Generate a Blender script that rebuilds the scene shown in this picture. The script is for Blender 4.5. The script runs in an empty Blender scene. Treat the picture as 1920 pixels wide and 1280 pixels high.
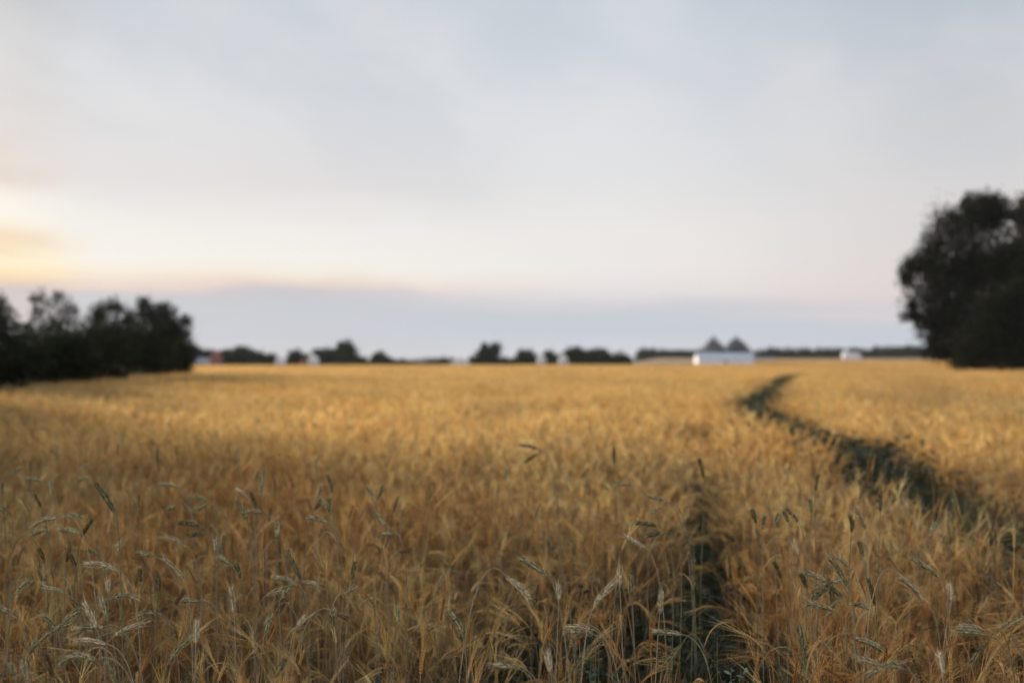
import bpy, math, random
import numpy as np
from mathutils import Vector, noise

S = bpy.context.scene
COL = S.collection
R = math.radians
rng = random.Random(7)
nrg = np.random.default_rng(7)

# ------------------------------------------------------------------ camera
CAM_H = 1.85
FPX = 1867.0            # focal length in photo pixels (35 mm lens, 1920 px wide)
HY = 679.0              # eye level row in the photograph
cam_d = bpy.data.cameras.new('camera')
cam_d.lens = 35.0
cam_d.sensor_width = 36.0
cam_d.clip_start = 0.05
cam_d.clip_end = 9000
cam_d.dof.use_dof = True
cam_d.dof.focus_distance = 3.0
cam_d.dof.aperture_fstop = 1.56
cam_d.dof.aperture_blades = 0
cam = bpy.data.objects.new('camera', cam_d)
COL.objects.link(cam)
cam.location = (0, 0, CAM_H)
cam.rotation_euler = (R(90) + math.atan((HY - 640) / FPX), 0, 0)
S.camera = cam


def at(px, py, Y):
    """photo pixel at a distance Y in front of the camera -> world point"""
    t = math.atan((HY - 640) / FPX)
    # ray in camera space
    vx = (px - 960) / FPX
    vy = (640 - py) / FPX
    fy, fz = math.cos(t) - vy * math.sin(t), math.sin(t) + vy * math.cos(t)
    k = Y / fy
    return Vector((vx * k, Y, CAM_H + fz * k))


# ------------------------------------------------------------------ light
SUN_AZ, SUN_EL = R(-40), R(10.5)
w = bpy.data.worlds.new('World')
S.world = w
w.use_nodes = True
nt = w.node_tree
nt.nodes.clear()
N, Lk = nt.nodes.new, nt.links.new


def srgb(c):
    return tuple(((v / 255) / 12.92 if v / 255 <= .04045 else ((v / 255 + .055) / 1.055) ** 2.4) for v in c)


def ramp(stops, rng_deg, tree=None):
    r = N('ShaderNodeValToRGB')
    el = r.color_ramp.elements
    while len(el) > 1:
        el.remove(el[-1])
    for i, (d, c) in enumerate(stops):
        e = el[0] if i == 0 else el.new(d / rng_deg)
        e.position = d / rng_deg
        e.color = (*srgb(c), 1)
    r.color_ramp.interpolation = 'EASE' if False else 'LINEAR'
    return r


def math_n(op, a, b=None, c=None, clamp=False):
    m = N('ShaderNodeMath')
    m.operation = op
    m.use_clamp = clamp
    for i, v in enumerate((a, b, c)):
        if v is None:
            continue
        if isinstance(v, (int, float)):
            m.inputs[i].default_value = v
        else:
            Lk(v, m.inputs[i])
    return m.outputs[0]


sky = N('ShaderNodeTexSky')
sky.sky_type = 'NISHITA'
sky.sun_disc = False
sky.sun_elevation = SUN_EL
sky.sun_rotation = SUN_AZ
sky.air_density = 1.0
sky.dust_density = 2.0
tc = N('ShaderNodeTexCoord')
sp = N('ShaderNodeSeparateXYZ')
Lk(tc.outputs['Generated'], sp.inputs[0])
az = math_n('MULTIPLY', math_n('ARCTAN2', sp.outputs[0], sp.outputs[1]), 180 / math.pi)
el0 = math_n('MULTIPLY', math_n('ARCSINE', sp.outputs[2]), 180 / math.pi)
# streaky cloud texture laid out in azimuth / elevation, clouds drawn out sideways
cb = N('ShaderNodeCombineXYZ')
Lk(math_n('MULTIPLY', az, 0.055), cb.inputs[0])
Lk(math_n('ADD', math_n('MULTIPLY', el0, 0.30), math_n('MULTIPLY', az, 0.02)), cb.inputs[1])
n1 = N('ShaderNodeTexNoise')
n1.inputs['Scale'].default_value = 1.4
n1.inputs['Detail'].default_value = 5
n1.inputs['Roughness'].default_value = .55
n1.inputs['Distortion'].default_value = .6
Lk(cb.outputs[0], n1.inputs['Vector'])
cb2 = N('ShaderNodeCombineXYZ')
Lk(math_n('ADD', math_n('MULTIPLY', az, 0.05), math_n('MULTIPLY', el0, -0.05)), cb2.inputs[0])
Lk(math_n('ADD', math_n('MULTIPLY', el0, 0.09), math_n('MULTIPLY', az, 0.04)), cb2.inputs[1])
cb2.inputs[2].default_value = 4.2
n2 = N('ShaderNodeTexNoise')
n2.inputs['Scale'].default_value = 1.7
n2.inputs['Detail'].default_value = 5
n2.inputs['Distortion'].default_value = .25
Lk(cb2.outputs[0], n2.inputs['Vector'])
wob = math_n('MULTIPLY', math_n('SUBTRACT', n1.outputs['Fac'], .5), 2.0)
el = math_n('ADD', el0, wob)
RNG = 90.0
pos = math_n('DIVIDE', el, RNG, clamp=True)
mid = ramp([(0, (210, 214, 220)), (.9, (206, 211, 220)), (1.9, (200, 207, 217)), (2.8, (202, 208, 216)),
            (3.3, (218, 212, 218)), (3.9, (232, 227, 227)), (5.2, (240, 235, 232)), (7.5, (238, 235, 233)),
            (10, (230, 230, 231)), (14, (221, 224, 229)), (20, (204, 212, 221)), (34, (168, 182, 200)), (90, (120, 142, 175))], RNG)
lef = ramp([(0, (204, 200, 204)), (2.0, (203, 199, 204)), (3.6, (206, 199, 202)), (4.10, (204, 192, 192)), (4.35, (236, 212, 188)),
            (4.8, (252, 226, 184)), (5.3, (254, 242, 214)), (5.9, (244, 224, 190)), (6.4, (240, 214, 176)), (6.9, (250, 238, 216)), (7.5, (252, 247, 236)), (8.6, (250, 244, 232)),
            (9.1, (236, 224, 210)), (9.6, (220, 204, 192)), (10.2, (230, 212, 198)), (11.5, (220, 209, 203)), (14, (212, 207, 206)), (17, (205, 204, 205)), (20, (196, 200, 204)),
            (34, (168, 182, 200)), (90, (120, 142, 175))], RNG)
lm = ramp([(0, (210, 210, 216)), (1.5, (203, 207, 216)), (3.4, (200, 205, 212)), (3.9, (206, 201, 207)), (4.3, (238, 218, 206)),
           (4.8, (246, 236, 222)), (5.6, (246, 243, 237)), (7.5, (241, 239, 235)), (10, (227, 224, 224)), (14, (220, 222, 226)), (20, (205, 211, 219)),
           (34, (168, 182, 200)), (90, (120, 142, 175))], RNG)
rig = ramp([(0, (204, 210, 217)), (1.0, (198, 206, 215)), (2.0, (202, 208, 216)), (2.4, (222, 212, 214)), (2.9, (210, 208, 214)),
            (3.3, (226, 214, 213)), (5, (224, 216, 214)), (9, (219, 216, 216)), (13, (208, 210, 214)), (20, (186, 196, 208)),
            (34, (160, 176, 196)), (90, (120, 142, 175))], RNG)
for r_ in (mid, lef, lm, rig):
    Lk(pos, r_.inputs[0])


def mapr(v, a, b):
    m = N('ShaderNodeMapRange')
    m.interpolation_type = 'SMOOTHSTEP'
    m.inputs['From Min'].default_value = a
    m.inputs['From Max'].default_value = b
    Lk(v, m.inputs['Value'])
    return m.outputs['Result']


def mixc(f, a, b, mode='MIX'):
    m = N('ShaderNodeMix')
    m.data_type = 'RGBA'
    m.blend_type = mode
    if isinstance(f, (int, float)):
        m.inputs[0].default_value = f
    else:
        Lk(f, m.inputs[0])
    for i, v in ((6, a), (7, b)):
        if isinstance(v, tuple):
            m.inputs[i].default_value = v
        else:
            Lk(v, m.inputs[i])
    return m.outputs[2]


azw = math_n('ADD', az, math_n('MULTIPLY', math_n('SUBTRACT', n2.outputs['Fac'], .5), 9))
c = mixc(mapr(azw, -29, -22), lef.outputs[0], lm.outputs[0])
c = mixc(mapr(azw, -12, 6), c, mid.outputs[0])
c = mixc(mapr(azw, 4, 26), c, rig.outputs[0])
# thin high cloud: soft brightening and greying
hi = mapr(n2.outputs['Fac'], .42, .72)
hf = math_n('MULTIPLY', math_n('MULTIPLY', hi, .34), mapr(el0, 5, 14))
c = mixc(hf, c, (*srgb((236, 234, 234)), 1))
lo = mapr(n2.outputs['Fac'], .50, .30)
c = mixc(math_n('MULTIPLY', math_n('MULTIPLY', lo, .15), mapr(el0, 5, 14)), c, (*srgb((180, 192, 206)), 1))
bg1 = N('ShaderNodeBackground')
Lk(sky.outputs[0], bg1.inputs[0])
bg1.inputs[1].default_value = 0.05
sky.sun_intensity = .5
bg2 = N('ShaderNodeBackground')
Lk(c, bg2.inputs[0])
# sky behind the camera raised as added fill light on camera-facing sides
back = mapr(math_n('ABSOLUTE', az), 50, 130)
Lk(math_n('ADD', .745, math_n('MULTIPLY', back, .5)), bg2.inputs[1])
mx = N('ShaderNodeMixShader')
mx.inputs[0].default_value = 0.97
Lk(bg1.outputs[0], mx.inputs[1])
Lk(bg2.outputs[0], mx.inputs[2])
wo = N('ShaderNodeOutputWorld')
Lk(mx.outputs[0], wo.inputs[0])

sd = bpy.data.lights.new('sun', 'SUN')
sd.energy = 5.0
sd.angle = R(7)
sd.color = (1.0, .84, .62)
sun = bpy.data.objects.new('sun', sd)
COL.objects.link(sun)
sdir = Vector((math.sin(SUN_AZ) * math.cos(SUN_EL), math.cos(SUN_AZ) * math.cos(SUN_EL), math.sin(SUN_EL)))
sun.rotation_euler = sdir.to_track_quat('Z', 'Y').to_euler()
sun.location = (-30, 40, 30)

S.render.engine = 'CYCLES'
S.cycles.use_denoising = True
S.cycles.max_bounces = 5
S.cycles.diffuse_bounces = 4
S.cycles.transmission_bounces = 4
S.cycles.glossy_bounces = 2
S.cycles.sample_clamp_indirect = 3
S.cycles.sample_clamp_direct = 4
S.view_settings.view_transform = 'Standard'
S.view_settings.look = 'None'
S.view_settings.exposure = 0.42
S.view_settings.gamma = 1.0


# ------------------------------------------------------------------ helpers
def sm(a, b, x):
    t = min(1, max(0, (x - a) / (b - a)))
    return t * t * (3 - 2 * t)


def gh(x, y):
    """height of the ground"""
    if y < 20:
        return 0.0
    u = x / y
    h = 4.2 * sm(260, 620, y) * sm(.10, .15, u)
    h += 0.10 * math.sin(x * .045 + 1) * math.sin(y * .03) * sm(20, 60, y)
    return h


class MB:
    def __init__(s):
        s.v, s.f, s.c, s.n = [], [], [], 0

    def add(s, verts, faces, col):
        s.v.extend(verts)
        n = s.n
        s.f.extend([tuple(i + n for i in f) for f in faces])
        s.c.extend([col] * len(verts))
        s.n += len(verts)

    def ribbon(s, pts, wid, side, col):
        vs, fs = [], []
        for i, p in enumerate(pts):
            h = side * (wid[i] * .5)
            vs += [p - h, p + h]
            if i:
                a = 2 * i
                fs.append((a - 2, a - 1, a + 1, a))
        s.add(vs, fs, col)

    def tube(s, pts, rad, k, col, cap=True):
        vs, fs = [], []
        n = len(pts)
        for i, p in enumerate(pts):
            t = (pts[min(i + 1, n - 1)] - pts[max(i - 1, 0)])
            if t.length < 1e-9:
                t = Vector((0, 0, 1))
            t.normalize()
            a = t.cross(Vector((.31, .95, .05)))
            if a.length < .1:
                a = t.cross(Vector((1, 0, 0)))
            a.normalize()
            b = t.cross(a)
            for j in range(k):
                q = 2 * math.pi * j / k
                vs.append(p + (a * math.cos(q) + b * math.sin(q)) * rad[i])
            if i:
                for j in range(k):
                    j2 = (j + 1) % k
                    fs.append(((i - 1) * k + j, (i - 1) * k + j2, i * k + j2, i * k + j))
        if cap:
            fs.append(tuple(range(k))[::-1])
            fs.append(tuple((n - 1) * k + j for j in range(k)))
        s.add(vs, fs, col)

    def grain(s, p, d, side, L, W, col):
        """one pointed husk: a four sided spindle"""
        n = d.cross(side).normalized()
        m = p + d * (L * .42)
        s.add([p, m + side * W, m + n * W * .8, m - side * W, m - n * W * .8, p + d * L],
              [(0, 2, 1), (0, 3, 2), (0, 4, 3), (0, 1, 4), (5, 1, 2), (5, 2, 3), (5, 3, 4), (5, 4, 1)], col)

    def box(s, x0, x1, y0, y1, z0, z1, col=(1, 1, 1)):
        vs = [Vector((x, y, z)) for z in (z0, z1) for y in (y0, y1) for x in (x0, x1)]
        s.add(vs, [(0, 2, 3, 1), (4, 5, 7, 6), (0, 1, 5, 4), (2, 6, 7, 3), (0, 4, 6, 2), (1, 3, 7, 5)], col)

    def mesh(s, name, m, smooth=False):
        me = bpy.data.meshes.new(name)
        me.from_pydata([tuple(v) for v in s.v], [], s.f)
        at_ = me.color_attributes.new('tint', 'FLOAT_COLOR', 'POINT')
        ar = np.ones((len(s.v), 4), np.float32)
        if s.c:
            ar[:, :3] = np.array(s.c, np.float32)
        at_.data.foreach_set('color', ar.ravel())
        me.materials.append(m)
        if smooth:
            me.polygons.foreach_set('use_smooth', [True] * len(me.polygons))
        return me

    def build(s, name, m, parent=None, loc=(0, 0, 0), smooth=False):
        o = bpy.data.objects.new(name, s.mesh(name, m, smooth))
        COL.objects.link(o)
        o.location = loc
        if parent:
            o.parent = parent
        return o


def tag(o, label=None, cat=None, group=None, kind=None):
    for k, v in (('label', label), ('category', cat), ('group', group), ('kind', kind)):
        if v:
            o[k] = v
    return o


def empty(name, loc, label=None, cat=None, group=None, rz=0):
    o = bpy.data.objects.new(name, None)
    COL.objects.link(o)
    o.location = loc
    o.rotation_euler = (0, 0, rz)
    o.empty_display_size = .3
    return tag(o, label, cat, group)


def material(name, base=None, trans=0.0, rough=.75, noise_s=None, noise_amt=.3, patch=False, spec=.25, inst=0.0):
    """principled + optional translucency; base None = read the tint attribute"""
    m = bpy.data.materials.new(name)
    m.use_nodes = True
    t = m.node_tree
    t.nodes.clear()
    out = t.nodes.new('ShaderNodeOutputMaterial')
    p = t.nodes.new('ShaderNodeBsdfPrincipled')
    p.inputs['Roughness'].default_value = rough
    p.inputs['Specular IOR Level'].default_value = spec
    if base is None:
        a = t.nodes.new('ShaderNodeAttribute')
        a.attribute_name = 'tint'
        colr = a.outputs['Color']
    else:
        rg = t.nodes.new('ShaderNodeRGB')
        rg.outputs[0].default_value = (*base, 1)
        colr = rg.outputs[0]

    def mul(cl, fac_socket, lo, hi):
        mr = t.nodes.new('ShaderNodeMapRange')
        mr.inputs['From Min'].default_value = 0.3
        mr.inputs['From Max'].default_value = 0.7
        mr.inputs['To Min'].default_value = lo
        mr.inputs['To Max'].default_value = hi
        t.links.new(fac_socket, mr.inputs['Value'])
        h = t.nodes.new('ShaderNodeVectorMath')
        h.operation = 'SCALE'
        t.links.new(cl, h.inputs[0])
        t.links.new(mr.outputs[0], h.inputs['Scale'])
        return h.outputs[0]
    if noise_s:
        g = t.nodes.new('ShaderNodeNewGeometry')
        n = t.nodes.new('ShaderNodeTexNoise')
        n.inputs['Scale'].default_value = noise_s
        n.inputs['Detail'].default_value = 4
        t.links.new(g.outputs['Position'], n.inputs['Vector'])
        colr = mul(colr, n.outputs['Fac'], 1 - noise_amt, 1 + noise_amt)
    if inst:
        oi = t.nodes.new('ShaderNodeObjectInfo')
        mr = t.nodes.new('ShaderNodeMapRange')
        mr.inputs['To Min'].default_value = 1 - inst
        mr.inputs['To Max'].default_value = 1 + inst
        t.links.new(oi.outputs['Random'], mr.inputs['Value'])
        h = t.nodes.new('ShaderNodeVectorMath')
        h.operation = 'SCALE'
        t.links.new(colr, h.inputs[0])
        t.links.new(mr.outputs[0], h.inputs['Scale'])
        colr = h.outputs[0]
    if patch:
        # ripeness varies over the field: greyer green patches, redder patches
        g = t.nodes.new('ShaderNodeNewGeometry')
        for k, (sc, colm, lo, hi, amt, off) in enumerate(((.14, (.62, .68, .84), .48, .66, .65, 0), (.33, (.95, .78, .62), .50, .66, .7, 31),
                                                         (1.3, (.66, .56, .50), .50, .64, .62, 57), (4.0, (.62, .54, .50), .50, .62, .5, 83))):
            n = t.nodes.new('ShaderNodeTexNoise')
            n.inputs['Scale'].default_value = sc
            n.inputs['Detail'].default_value = 3
            ad = t.nodes.new('ShaderNodeVectorMath')
            ad.inputs[1].default_value = (off, off, 0)
            t.links.new(g.outputs['Position'], ad.inputs[0])
            t.links.new(ad.outputs[0], n.inputs['Vector'])
            mr = t.nodes.new('ShaderNodeMapRange')
            mr.inputs['From Min'].default_value = lo
            mr.inputs['From Max'].default_value = hi
            mr.inputs['To Max'].default_value = amt
            t.links.new(n.outputs['Fac'], mr.inputs['Value'])
            mm = t.nodes.new('ShaderNodeMix')
            mm.data_type = 'RGBA'
            mm.blend_type = 'MULTIPLY'
            t.links.new(mr.outputs[0], mm.inputs[0])
            t.links.new(colr, mm.inputs[6])
            mm.inputs[7].default_value = (*colm, 1)
            colr = mm.outputs[2]
    t.links.new(colr, p.inputs['Base Color'])
    if trans:
        tr = t.nodes.new('ShaderNodeBsdfTranslucent')
        t.links.new(colr, tr.inputs[0])
        mix = t.nodes.new('ShaderNodeMixShader')
        mix.inputs[0].default_value = trans
        t.links.new(p.outputs[0], mix.inputs[1])
        t.links.new(tr.outputs[0], mix.inputs[2])
        t.links.new(mix.outputs[0], out.inputs[0])
    else:
        t.links.new(p.outputs[0], out.inputs[0])
    return m


M_CROP = material('ripe_barley', None, trans=.5, rough=.55, patch=True, inst=.24)
M_RYE = material('rye_ear', None, trans=.10, rough=.8, spec=.1, noise_s=160, noise_amt=.35)
M_GRASS = material('green_blades', None, trans=.30, rough=.55, inst=.25)
M_LEAF = material('tree_leaves', None, trans=.12, rough=.85, spec=.08)
M_FAR = material('far_leaves', None, trans=.1, rough=.85, spec=.08)
M_BARK = material('bark', (.07, .055, .04), noise_s=6, noise_amt=.4, rough=.9)
M_WHITE = material('white_render', (.86, .86, .88), noise_s=.8, noise_amt=.06, rough=.8)
M_ROOF = material('grey_roof_sheet', (.30, .31, .34), noise_s=1.5, noise_amt=.15, rough=.7)
M_BARN = material('pale_metal_sheet', (.78, .78, .80), noise_s=.6, noise_amt=.12, rough=.7)
M_BARNROOF = material('weathered_roof_sheet', (.56, .58, .60), noise_s=.5, noise_amt=.2, rough=.7)
M_RED = material('red_boards', (.28, .12, .11), noise_s=2, noise_amt=.2, rough=.8)
M_REDROOF = material('red_tiles', (.30, .10, .07), noise_s=2, noise_amt=.25, rough=.8)
M_DARKGLASS = material('dark_glass', (.03, .035, .04), rough=.15, spec=.5)
M_DOOR = material('grey_door_paint', (.20, .21, .22), rough=.6)
M_INSECT = material('dark_chitin', (.015, .012, .01), rough=.35)
M_WING = material('clear_wing', (.35, .33, .30), trans=.7, rough=.3)


# ------------------------------------------------------------------ the field's layout
LANE_A = [(2.9, 1.0), (3.0, 3.4), (3.15, 5.6), (3.4, 8.4), (4.05, 12.4), (4.55, 17.5), (5.1, 21.5), (6.4, 25.8), (9.5, 36), (16, 58), (21, 72)]
LANE_B = [(.42, 1.0), (.64, 2.8), (1.1, 5.6), (1.75, 9.3), (2.9, 15)]
EDGE = [(-9.5, 8), (-13.0, 22), (-15.8, 30), (-19.0, 43), (-24.0, 64), (-35.5, 104), (-62, 170), (-110, 300), (-200, 420)]


def lane_x(lane, y):
    if y < lane[0][1] or y > lane[-1][1]:
        return None
    for (x0, y0), (x1, y1) in zip(lane, lane[1:]):
        if y <= y1:
            return x0 + (x1 - x0) * (y - y0) / (y1 - y0)


def lane_d(lane, x, y):
    best = 1e9
    for (x0, y0), (x1, y1) in zip(lane, lane[1:]):
        dx, dy = x1 - x0, y1 - y0
        t = max(0, min(1, ((x - x0) * dx + (y - y0) * dy) / (dx * dx + dy * dy)))
        best = min(best, math.hypot(x - x0 - t * dx, y - y0 - t * dy))
    return best


def edge_x(y):
    e = lane_x(EDGE, y)
    return e if e is not None else -1e9


def weed_patch(x, y):
    """weedy thin spot in front of the camera (0..1)"""
    return max(sm(1.1, .5, math.hypot((x - .17) / .92, (y - 2.7) / 1.5)), .8 * sm(1.1, .4, math.hypot((x - .55) / .7, (y - 4.3) / 1.6)))


def far_limit(x, y):
    u = x / y
    if u < .118:
        return 318
    if u < .184:
        return 322 if u > .178 else 322
    if u < .245:
        return 322
    return 420


# ------------------------------------------------------------------ ground
def grid_ground():
    mb = MB()
    xs = [-2500, -1500, -900, -600] + list(range(-420, 421, 20)) + [600, 900, 1500, 2500]
    ys = [-400, -100, -20, 0, 10, 20] + list(range(30, 300, 15)) + list(range(300, 760, 20)) + [900, 1300, 2000, 3500]
    vs = [Vector((x, y, gh(x, y))) for y in ys for x in xs]
    W = len(xs)
    fs = [(j * W + i, j * W + i + 1, (j + 1) * W + i + 1, (j + 1) * W + i) for j in range(len(ys) - 1) for i in range(W - 1)]
    mb.add(vs, fs, (1, 1, 1))
    return mb


def ground_material():
    m = bpy.data.materials.new('soil_and_grass')
    m.use_nodes = True
    t = m.node_tree
    p = t.nodes['Principled BSDF']
    p.inputs['Roughness'].default_value = .95
    g = t.nodes.new('ShaderNodeNewGeometry')
    n = t.nodes.new('ShaderNodeTexNoise')
    n.inputs['Scale'].default_value = 2.2
    n.inputs['Detail'].default_value = 6
    t.links.new(g.outputs['Position'], n.inputs['Vector'])
    r = t.nodes.new('ShaderNodeValToRGB')
    r.color_ramp.elements[0].position = .35
    r.color_ramp.elements[0].color = (.045, .035, .022, 1)
    r.color_ramp.elements[1].position = .65
    r.color_ramp.elements[1].color = (.05, .06, .025, 1)
    t.links.new(n.outputs['Fac'], r.inputs[0])
    t.links.new(r.outputs[0], p.inputs['Base Color'])
    return m


tag(grid_ground().build('ground', ground_material()), kind='structure')
# pale fallow strip on the rise behind the crop on the right
mb = MB()
ys = list(range(426, 600, 14))
us = [.12 + .03 * i for i in range(20)]
vs = [Vector((u * y, y, gh(u * y, y) + .06)) for y in ys for u in us]
W = len(us)
mb.add(vs, [(j * W + i, j * W + i + 1, (j + 1) * W + i + 1, (j + 1) * W + i) for j in range(len(ys) - 1) for i in range(W - 1)], (1, 1, 1))
tag(mb.build('fallow_field', material('fallow_soil', (.38, .24, .16), noise_s=.05, noise_amt=.3, rough=.95)), kind='structure')


# ------------------------------------------------------------------ crop clumps
def rnd(a, b):
    return rng.uniform(a, b)


GOLD = [(.70, .48, .17), (.64, .41, .13), (.74, .55, .25), (.58, .36, .12), (.68, .48, .20), (.46, .26, .09)]
STEM = [(.50, .34, .17), (.42, .29, .17), (.55, .41, .22), (.40, .25, .12)]


def stalk(mb, x, y, h, detail, wide=1.0, rye=False):
    """one barley stalk with nodding ear and awns"""
    phi = rnd(0, 2 * math.pi)
    hd = Vector((math.cos(phi), math.sin(phi), 0))
    nod = R(rnd(40, 135)) if rng.random() < .5 else R(rnd(5, 45))
    lean = rnd(0, .16)
    col = rng.choice(GOLD)
    sc = rng.choice(STEM)
    if rye:
        col = rng.choice([(.24, .25, .15), (.30, .27, .17), (.20, .19, .12)])
    up = Vector((0, 0, 1))
    pts = []
    ns = {3: 5, 2: 3, 1: 2}[detail]
    for i in range(ns):
        t = i / (ns - 1)
        pts.append(Vector((x, y, 0)) + hd * (lean * h * t * t) + up * (h * t))
    # neck arc
    p = pts[-1].copy()
    a = math.atan(lean * 2) * .7
    na = {3: 4, 2: 2, 1: 1}[detail]
    for i in range(na):
        a += nod / na * .6
        p = p + (up * math.cos(a) + hd * math.sin(a)) * (.07 / na)
        pts.append(p.copy())
    side = Vector((-hd.y, hd.x, 0))
    view_side = Vector((rnd(.6, 1), rnd(-.5, .5), 0)).normalized()
    r0 = .0016 * wide
    if detail == 3:
        mb.tube(pts, [r0 * 1.2] * (len(pts) - 2) + [r0 * .8] * 2, 3, sc, cap=False)
    else:
        mb.ribbon(pts, [r0 * 2.2] * len(pts), view_side, sc)
    # ear
    L = rnd(.055, .085) * (1.25 if rye else 1)
    ng = {3: 8, 2: 3, 1: 2}[detail]
    ear = [p.copy()]
    a0 = a
    for i in range(ng):
        a += nod * .4 / ng
        p = p + (up * math.cos(a) + hd * math.sin(a)) * (L / ng)
        ear.append(p.copy())
    dirn = (up * math.cos(a) + hd * math.sin(a)).normalized()
    if detail == 3:
        for i in range(ng):
            d = (ear[i + 1] - ear[i]).normalized()
            n_ = d.cross(side).normalized()
            for s_ in (-1, 1):
                mb.grain(ear[i] + side * .0012 * s_, (d + side * .30 * s_).normalized(), side, .0125, .0027, col)
            mb.grain(ear[i] + n_ * .001, (d + n_ * .3).normalized(), side, .011, .0024, col)
    else:
        wd = [.004, .011, .010, .004][:ng + 1] if detail == 2 else [.008, .012, .006]
        mb.ribbon(ear, [q * wide for q in wd], side, col)
        mb.ribbon(ear, [q * wide for q in wd], (dirn.cross(side)).normalized(), col)
    # awns
    nA = {3: 12, 2: 5, 1: 3}[detail]
    if rye:
        nA //= 2
    ac = tuple(min(.85, q * 1.25) for q in col)
    for i in range(nA):
        b = ear[rng.randrange(1, len(ear))] if detail == 3 else ear[-1] * .5 + ear[1] * .5
        n_ = dirn.cross(side).normalized()
        d = (dirn + side * rnd(-.28, .28) + n_ * rnd(-.28, .28)).normalized()
        l = rnd(.09, .15) * (.35 if rye else 1)
        e = b + d * l - up * rnd(0, .012)
        m_ = b + d * l * .55
        vs_ = d.cross(Vector((rnd(-1, 1), rnd(-1, 1), rnd(-1, 1)))).normalized()
        wA = (.0010 if detail == 3 else .0028 if detail == 2 else .007) * (wide if detail < 3 else 1)
        mb.ribbon([b, m_, e] if detail == 3 else [b, e], [wA, wA * .8, wA * .2] if detail == 3 else [wA, wA * .4], vs_, ac)
    # dry leaf
    if rng.random() < (.6 if detail == 3 else .35):
        q = rnd(0, 6.28)
        ld = Vector((math.cos(q), math.sin(q), 0))
        z0 = h * rnd(.35, .8)
        b = Vector((x, y, z0)) + hd * lean * h * (z0 / h) ** 2
        l = rnd(.10, .22)
        lp = [b, b + ld * l * .3 + up * l * .45, b + ld * l * .7 + up * l * .4, b + ld * l * 1.0 + up * l * .0]
        if detail < 3:
            lp = [lp[0], lp[1], lp[3]]
        lw = rnd(.004, .008) * (1 if detail == 3 else 1.3 * wide)
        lc = rng.choice([(.40, .25, .10), (.30, .18, .08), (.52, .38, .18), (.22, .12, .05)])
        mb.ribbon(lp, ([lw * .8, lw, lw * .8, lw * .1] if detail == 3 else [lw, lw, lw * .1]), Vector((-ld.y, ld.x, rnd(-.4, .4))).normalized(), lc)


SRC = bpy.data.collections.new('crop clump sources')       # not linked to the scene, only instanced


def src(mb, name, m):
    o = bpy.data.objects.new(name, mb.mesh(name, m))
    return o


def clump(size, n, detail, wide, hm, hs, rye_p):
    mb = MB()
    for i in range(n):
        x, y = rnd(-.5, .5) * size * 1.25, rnd(-.5, .5) * size * 1.25
        rye = rng.random() < rye_p
        h = (rng.gauss(hm, hs)) * (1.14 if rye else 1)
        stalk(mb, x, y, max(.4, h), detail, wide, rye)
    return mb


variants = []
for k in range(9):
    variants.append(src(clump(.25, 22, 3, 1, .69, .11, .05), 'barley_clump_%02d' % k, M_CROP))
NEAR_V = (0, 9)
for k in range(6):
    variants.append(src(clump(.6, 120, 2, 1.25, .70, .10, .03), 'barley_clump_%02d' % (10 + k), M_CROP))
MID_V = (9, 15)
for k in range(4):
    variants.append(src(clump(5.0, 1500, 1, 3.2, .70, .10, .02), 'barley_clump_%02d' % (20 + k), M_CROP))
FAR_V = (15, 19)
for o in variants:
    SRC.objects.link(o)


def scatter_object(name, pts, idx, rot, scl, coll):
    me = bpy.data.meshes.new(name)
    me.from_pydata([tuple(p) for p in pts], [], [])
    a = me.attributes.new('pick', 'INT', 'POINT')
    a.data.foreach_set('value', np.array(idx, np.int32))
    a = me.attributes.new('turn', 'FLOAT_VECTOR', 'POINT')
    a.data.foreach_set('vector', np.array(rot, np.float32).ravel())
    a = me.attributes.new('size', 'FLOAT_VECTOR', 'POINT')
    a.data.foreach_set('vector', np.array(scl, np.float32).ravel())
    o = bpy.data.objects.new(name, me)
    COL.objects.link(o)
    ng = bpy.data.node_groups.new(name + ' scatter', 'GeometryNodeTree')
    ng.interface.new_socket('Geometry', in_out='INPUT', socket_type='NodeSocketGeometry')
    ng.interface.new_socket('Geometry', in_out='OUTPUT', socket_type='NodeSocketGeometry')
    nn = ng.nodes.new
    gi, go = nn('NodeGroupInput'), nn('NodeGroupOutput')
    iop = nn('GeometryNodeInstanceOnPoints')
    ci = nn('GeometryNodeCollectionInfo')
    ci.inputs['Collection'].default_value = coll
    ci.inputs['Separate Children'].default_value = True
    ci.inputs['Reset Children'].default_value = True

    def attr(nm, ty):
        q = nn('GeometryNodeInputNamedAttribute')
        q.data_type = ty
        q.inputs['Name'].default_value = nm
        return next(s_ for s_ in q.outputs if s_.enabled and s_.name == 'Attribute')
    l = ng.links.new
    l(gi.outputs[0], iop.inputs['Points'])
    l(ci.outputs[0], iop.inputs['Instance'])
    iop.inputs['Pick Instance'].default_value = True
    l(attr('pick', 'INT'), iop.inputs['Instance Index'])
    e2r = nn('FunctionNodeEulerToRotation')
    l(attr('turn', 'FLOAT_VECTOR'), e2r.inputs[0])
    l(e2r.outputs[0], iop.inputs['Rotation'])
    l(attr('size', 'FLOAT_VECTOR'), iop.inputs['Scale'])
    l(iop.outputs[0], go.inputs[0])
    md = o.modifiers.new('scatter', 'NODES')
    md.node_group = ng
    return o


P, I, T, Z = [], [], [], []


def canopy(x, y):
    n = noise.noise(Vector((x * .45, y * .45, 3.3))) * .6 + noise.noise(Vector((x * 1.5, y * 1.5, 9.1))) * .5
    return 1 + .10 * n


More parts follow.
